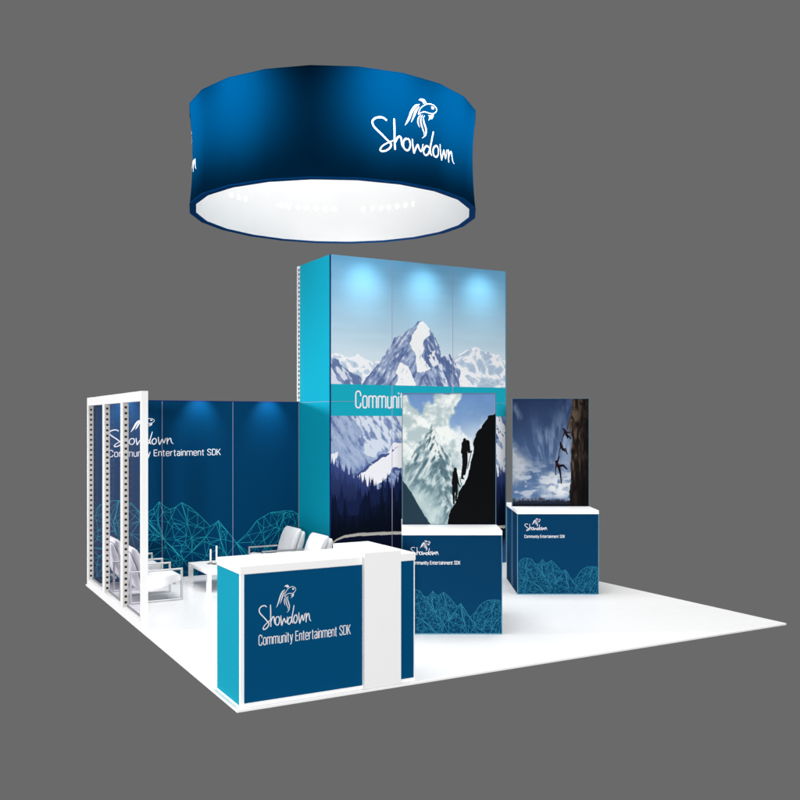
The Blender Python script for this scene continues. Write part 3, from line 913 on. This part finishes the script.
# ================================================================== TWO-SIDED KIOSKS
def make_kiosk(loc, painter, box, label, pname, gain):
    k = tag(empty("display_kiosk", loc, -YAW), label, "display kiosk", "navy kiosks with tall climbing posters")
    W = 0.505
    H = 1.003
    for y0, y1 in ((0.0, 0.552), (0.598, 1.15)):
        f = y0 == 0.0
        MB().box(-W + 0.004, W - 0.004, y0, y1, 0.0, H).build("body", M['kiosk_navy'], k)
        MB().box(-W - 0.004, W + 0.004, y0 - (0.006 if f else -0.001), y1 - (0.001 if f else -0.006), H + 0.0005, H + 0.047, bevel=0.003).build("countertop", M['white'], k)
        ye = -0.003 if f else y1 - 0.009
        for s in (-1, 1):
            MB().box(*sorted((s * (W - 0.0035), s * (W + 0.003))), ye, ye + 0.012, 0.0, H - 0.001).build("edge_profile", M['edge'], k)
        MB().box(-W + 0.001, W - 0.001, (-0.002 if f else y1 + 0.0002), (-0.0002 if f else y1 + 0.002), 0.0, 0.012).build("base_trim", M['edge'], k)
    # poster standard between the two halves, floor to top
    fr = MB()
    fr.box(-W, -W + 0.007, 0.556, 0.594, 0.0, 2.462)
    fr.box(W - 0.007, W, 0.556, 0.594, 0.0, 2.462)
    fr.box(-W + 0.0072, W - 0.0072, 0.556, 0.594, 2.456, 2.462)
    po = fr.build("poster_frame", M['frame_edge'], k)
    MB().box(-W + 0.0075, W - 0.0075, 0.564, 0.586, 0.0, 2.4555).build("poster_core", M['kiosk_navy'], po)
    bx0, bx1, by0, by1 = box
    pp = plane_place((0, 0.561, 0), (1, 0, 0), (0, -1, 0))
    def pnt(X, Z):
        return painter(bx0 + (X + W - 0.0075) / (2 * W - 0.015) * (bx1 - bx0), by1 - (Z - 1.053) / (2.4555 - 1.053) * (by1 - by0))
    art_sheet(pname, pp, -W + 0.0075, W - 0.0075, 1.053, 2.4555, 260, 360, pnt, M['poster'], po, gain)
    pf = plane_place((-W, 0.0, 0), (1, 0, 0), (0, -1, 0))
    logo(pf, 0.088, 0.805, 0.283, 0.086, 0.0060, k)
    lettering("Community Entertainment SDK", pf, 0.088, 0.708, 0.50, 0.036, 0.0043, k)
    wire_print(pf, 2 * W, 1.0, 0.0035, k, 5, 270, M['wire_dim'])
    return k
make_kiosk((2.7045, 1.289, 0), paint_slope, (15, 512, 72, 765), "navy kiosk nearest the reception counter, poster of climbers on a black slope", "slope_poster", 0.80)
make_kiosk((5.010, 2.469, 0), paint_cliff, (20, 548, 28, 770), "navy kiosk farther right, poster of roped climbers hanging off a dark cliff", "cliff_poster", 0.70)

# ================================================================== HANGING RING SIGN
ring = tag(empty("hanging_ring_sign", (RC.x, RC.y, 4.808)), "big round blue fabric ring sign hanging overhead with white lining", "hanging sign")
RH = 1.224
NS = 22
PH = R(8.0)
def ring_r(a, z, base):
    d = (a - PH) % (2 * math.pi / NS) - math.pi / NS
    t = z / RH
    return (base - 0.035 * (1 - (2 * t - 1) ** 2)) * math.cos(math.pi / NS) / math.cos(d)
def ring_wall(base, nz=14, z0=0.0, z1=RH, flip=False, waist=True):
    bm = bmesh.new()
    rows = []
    for j in range(nz + 1):
        z = z0 + (z1 - z0) * j / nz
        row = []
        for i in range(NS):
            a = PH + i * 2 * math.pi / NS
            t = z / RH
            r = base - (0.035 * (1 - (2 * t - 1) ** 2) if waist else 0)
            row.append(bm.verts.new((r * math.cos(a), r * math.sin(a), z)))
        rows.append(row)
    for p, q in zip(rows, rows[1:]):
        for i in range(NS):
            v = (p[i], p[(i + 1) % NS], q[(i + 1) % NS], q[i])
            f = bm.faces.new(v[::-1] if flip else v)
            f.smooth = True
    return bm
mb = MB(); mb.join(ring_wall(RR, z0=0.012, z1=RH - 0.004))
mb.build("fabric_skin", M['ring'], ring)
mb = MB(); mb.join(ring_wall(RR - 0.075, z0=0.012, z1=RH - 0.004, flip=True))
mb.build("inner_lining", M['lining'], ring)
def rim(z0, z1):
    bm = bmesh.new()
    prof = [(RR + 0.003, z0), (RR + 0.003, z1), (RR - 0.078, z1), (RR - 0.078, z0)]
    rs = []
    for i in range(NS):
        a = PH + i * 2 * math.pi / NS
        rs.append([bm.verts.new((r * math.cos(a), r * math.sin(a), z)) for r, z in prof])
    for i in range(NS):
        for k in range(4):
            bm.faces.new((rs[i][k], rs[(i + 1) % NS][k], rs[(i + 1) % NS][(k + 1) % 4], rs[i][(k + 1) % 4]))
    bmesh.ops.recalc_face_normals(bm, faces=bm.faces[:])
    m = MB(); m.join(bm)
    return m
rim(0.0, 0.012).build("bottom_rim", M['ring_edge'], ring)
rim(RH - 0.004, RH).build("top_rim", M['ring'], ring)
def ring_place(a0):
    def f(x, y, l):
        a = R(a0) + x / RR
        r = ring_r(a, y, RR) + 0.0016 + l * 0.5
        return Vector((r * math.cos(a), r * math.sin(a), y))
    return f
for a0 in (-101.6, 138.4):
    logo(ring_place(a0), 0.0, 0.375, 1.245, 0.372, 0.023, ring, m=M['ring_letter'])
for base, n in ((23.8, 7), (65.2, 7), (111.8, 3)):  # pools of light on the lining imitated by small glowing ovals
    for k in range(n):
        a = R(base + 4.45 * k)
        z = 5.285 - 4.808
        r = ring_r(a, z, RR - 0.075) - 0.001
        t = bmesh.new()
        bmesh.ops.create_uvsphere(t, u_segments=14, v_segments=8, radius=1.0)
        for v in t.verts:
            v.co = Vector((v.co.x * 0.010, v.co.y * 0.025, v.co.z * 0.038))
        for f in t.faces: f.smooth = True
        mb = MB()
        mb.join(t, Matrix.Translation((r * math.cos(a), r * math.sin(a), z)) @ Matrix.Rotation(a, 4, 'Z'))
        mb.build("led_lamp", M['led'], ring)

# ================================================================== LOUNGE FURNITURE
def sweep(path, width, y0, y1, bevel=0.02):
    """a cushion from a side profile (closed x-z polygon) extruded between y0 and y1 with soft edges"""
    t = bmesh.new()
    n = len(path)
    a = [t.verts.new((x, y0, z)) for x, z in path]
    b = [t.verts.new((x, y1, z)) for x, z in path]
    for k in range(n):
        t.faces.new((a[k], a[(k + 1) % n], b[(k + 1) % n], b[k]))
    t.faces.new(a[::-1]); t.faces.new(b)
    bmesh.ops.recalc_face_normals(t, faces=t.faces[:])
    ee = [e for e in t.edges if abs(e.verts[0].co.y - e.verts[1].co.y) < 1e-6]
    bmesh.ops.bevel(t, geom=ee, offset=bevel, segments=3, profile=0.5, affect='EDGES')
    for f in t.faces: f.smooth = True
    return t
def loop(mb, x0, x1, z0, z1, y, w=0.032, t=0.021):
    """flat bar rectangle standing in the x-z plane"""
    mb.box(x0, x1, y - w / 2, y + w / 2, z1 - t, z1, bevel=0.002, seg=1)
    mb.box(x0, x1, y - w / 2, y + w / 2, z0, z0 + t, bevel=0.002, seg=1)
    mb.box(x0, x0 + t, y - w / 2, y + w / 2, z0 + t, z1 - t)
    mb.box(x1 - t, x1, y - w / 2, y + w / 2, z0 + t, z1 - t)
def make_chair(label):
    c = tag(empty("lounge_chair", (0, 0, 0)), label, "armchair", "white lounge armchairs round the low table")
    HW = 0.288
    for s in (-1, 1):
        mb = MB(); loop(mb, -0.315, 0.315, 0.0, 0.386, s * (HW - 0.015))
        mb.build("arm_frame", M['steel'], c)
    MB().box(-0.29, -0.27, -HW + 0.03, HW - 0.03, 0.16, 0.18).build("cross_bar", M['steel'], c)
    MB().box(0.22, 0.24, -HW + 0.03, HW - 0.03, 0.185, 0.205).build("cross_bar", M['steel'], c)
    seat = [(0.305, 0.228), (0.312, 0.262), (0.300, 0.296), (0.26, 0.306), (0.10, 0.286), (-0.02, 0.262), (-0.12, 0.235), (-0.13, 0.15), (-0.06, 0.125), (0.06, 0.148), (0.20, 0.196)]
    mb = MB(); mb.join(sweep(seat, 0, -HW + 0.034, HW - 0.034))
    mb.build("seat_cushion", M['leather'], c)
    back = [(-0.085, 0.20), (-0.10, 0.30), (-0.13, 0.42), (-0.17, 0.54), (-0.215, 0.625), (-0.25, 0.655), (-0.285, 0.652), (-0.292, 0.62), (-0.262, 0.54), (-0.222, 0.44), (-0.19, 0.34), (-0.165, 0.23)]
    mb = MB(); mb.join(sweep(back, 0, -HW + 0.036, HW - 0.036, 0.03))
    mb.build("back_cushion", M['leather'], c)
    shell = [(-0.175, 0.215), (-0.20, 0.34), (-0.236, 0.45), (-0.276, 0.545), (-0.308, 0.605), (-0.335, 0.615), (-0.35, 0.585), (-0.335, 0.48), (-0.295, 0.34), (-0.235, 0.20), (-0.16, 0.11), (-0.10, 0.10), (-0.14, 0.145)]
    mb = MB(); mb.join(sweep(shell, 0, -HW + 0.04, HW - 0.04, 0.025))
    mb.build("back_shell", M['leather'], c)
    return c
ch = make_chair("white lounge chair right beside the slotted partition, nearer of its pair")
ch.location = (0.515, 4.70, 0)
for x, y, rz, lb in ((0.515, 5.625, 0, "white lounge chair behind the partition and closest to the low blue wall"),
                     (2.485, 5.58, math.pi, "white lounge chair facing the low table, in the corner of blue wall and teal tower"),
                     (2.485, 4.66, math.pi, "white lounge chair in front of the teal tower side, mostly hidden by the counter top")):
    o = copy_tree(ch)
    o.location = (x, y, 0)
    o.rotation_euler = (0, 0, rz)
    o['label'] = lb

tb = tag(empty("coffee_table", (1.53, 5.12, 0)), "low white square-legged coffee table between the lounge chairs", "table")
MB().box(-0.31, 0.31, -0.43, 0.43, 0.244, 0.272, bevel=0.003).build("tabletop", M['white'], tb)
MB().box(-0.285, 0.285, -0.405, 0.405, 0.215, 0.2435).build("apron", M['post'], tb)
for sx in (-1, 1):
    for sy in (-1, 1):
        x, y = sx * 0.282, sy * 0.402
        MB().box(x - 0.026, x + 0.026, y - 0.026, y + 0.026, 0.0, 0.2437).build("leg", M['post'], tb)
for (x, y, h, lb) in ((1.442, 5.27, 0.195, "shorter slim white candle holder on the coffee table"), (1.500, 5.20, 0.245, "taller slim white candle holder just behind the counter top's left corner")):
    k = tag(empty("candle_holder", (x, y, 0.2725)), lb, "candle holder", "slim white candle holders on the table")
    mb = MB(); mb.lathe([(0.045, 0.0), (0.046, 0.006), (0.02, 0.012), (0.012, 0.02)], 0, 0, 24)
    mb.build("base", M['dark_steel'], k, True)
    mb = MB(); mb.lathe([(0.011, 0.0203), (0.0125, 0.06), (0.0125, h * 0.9), (0.011, h)], 0, 0, 16)
    mb.build("candle", M['ceramic'], k, True)
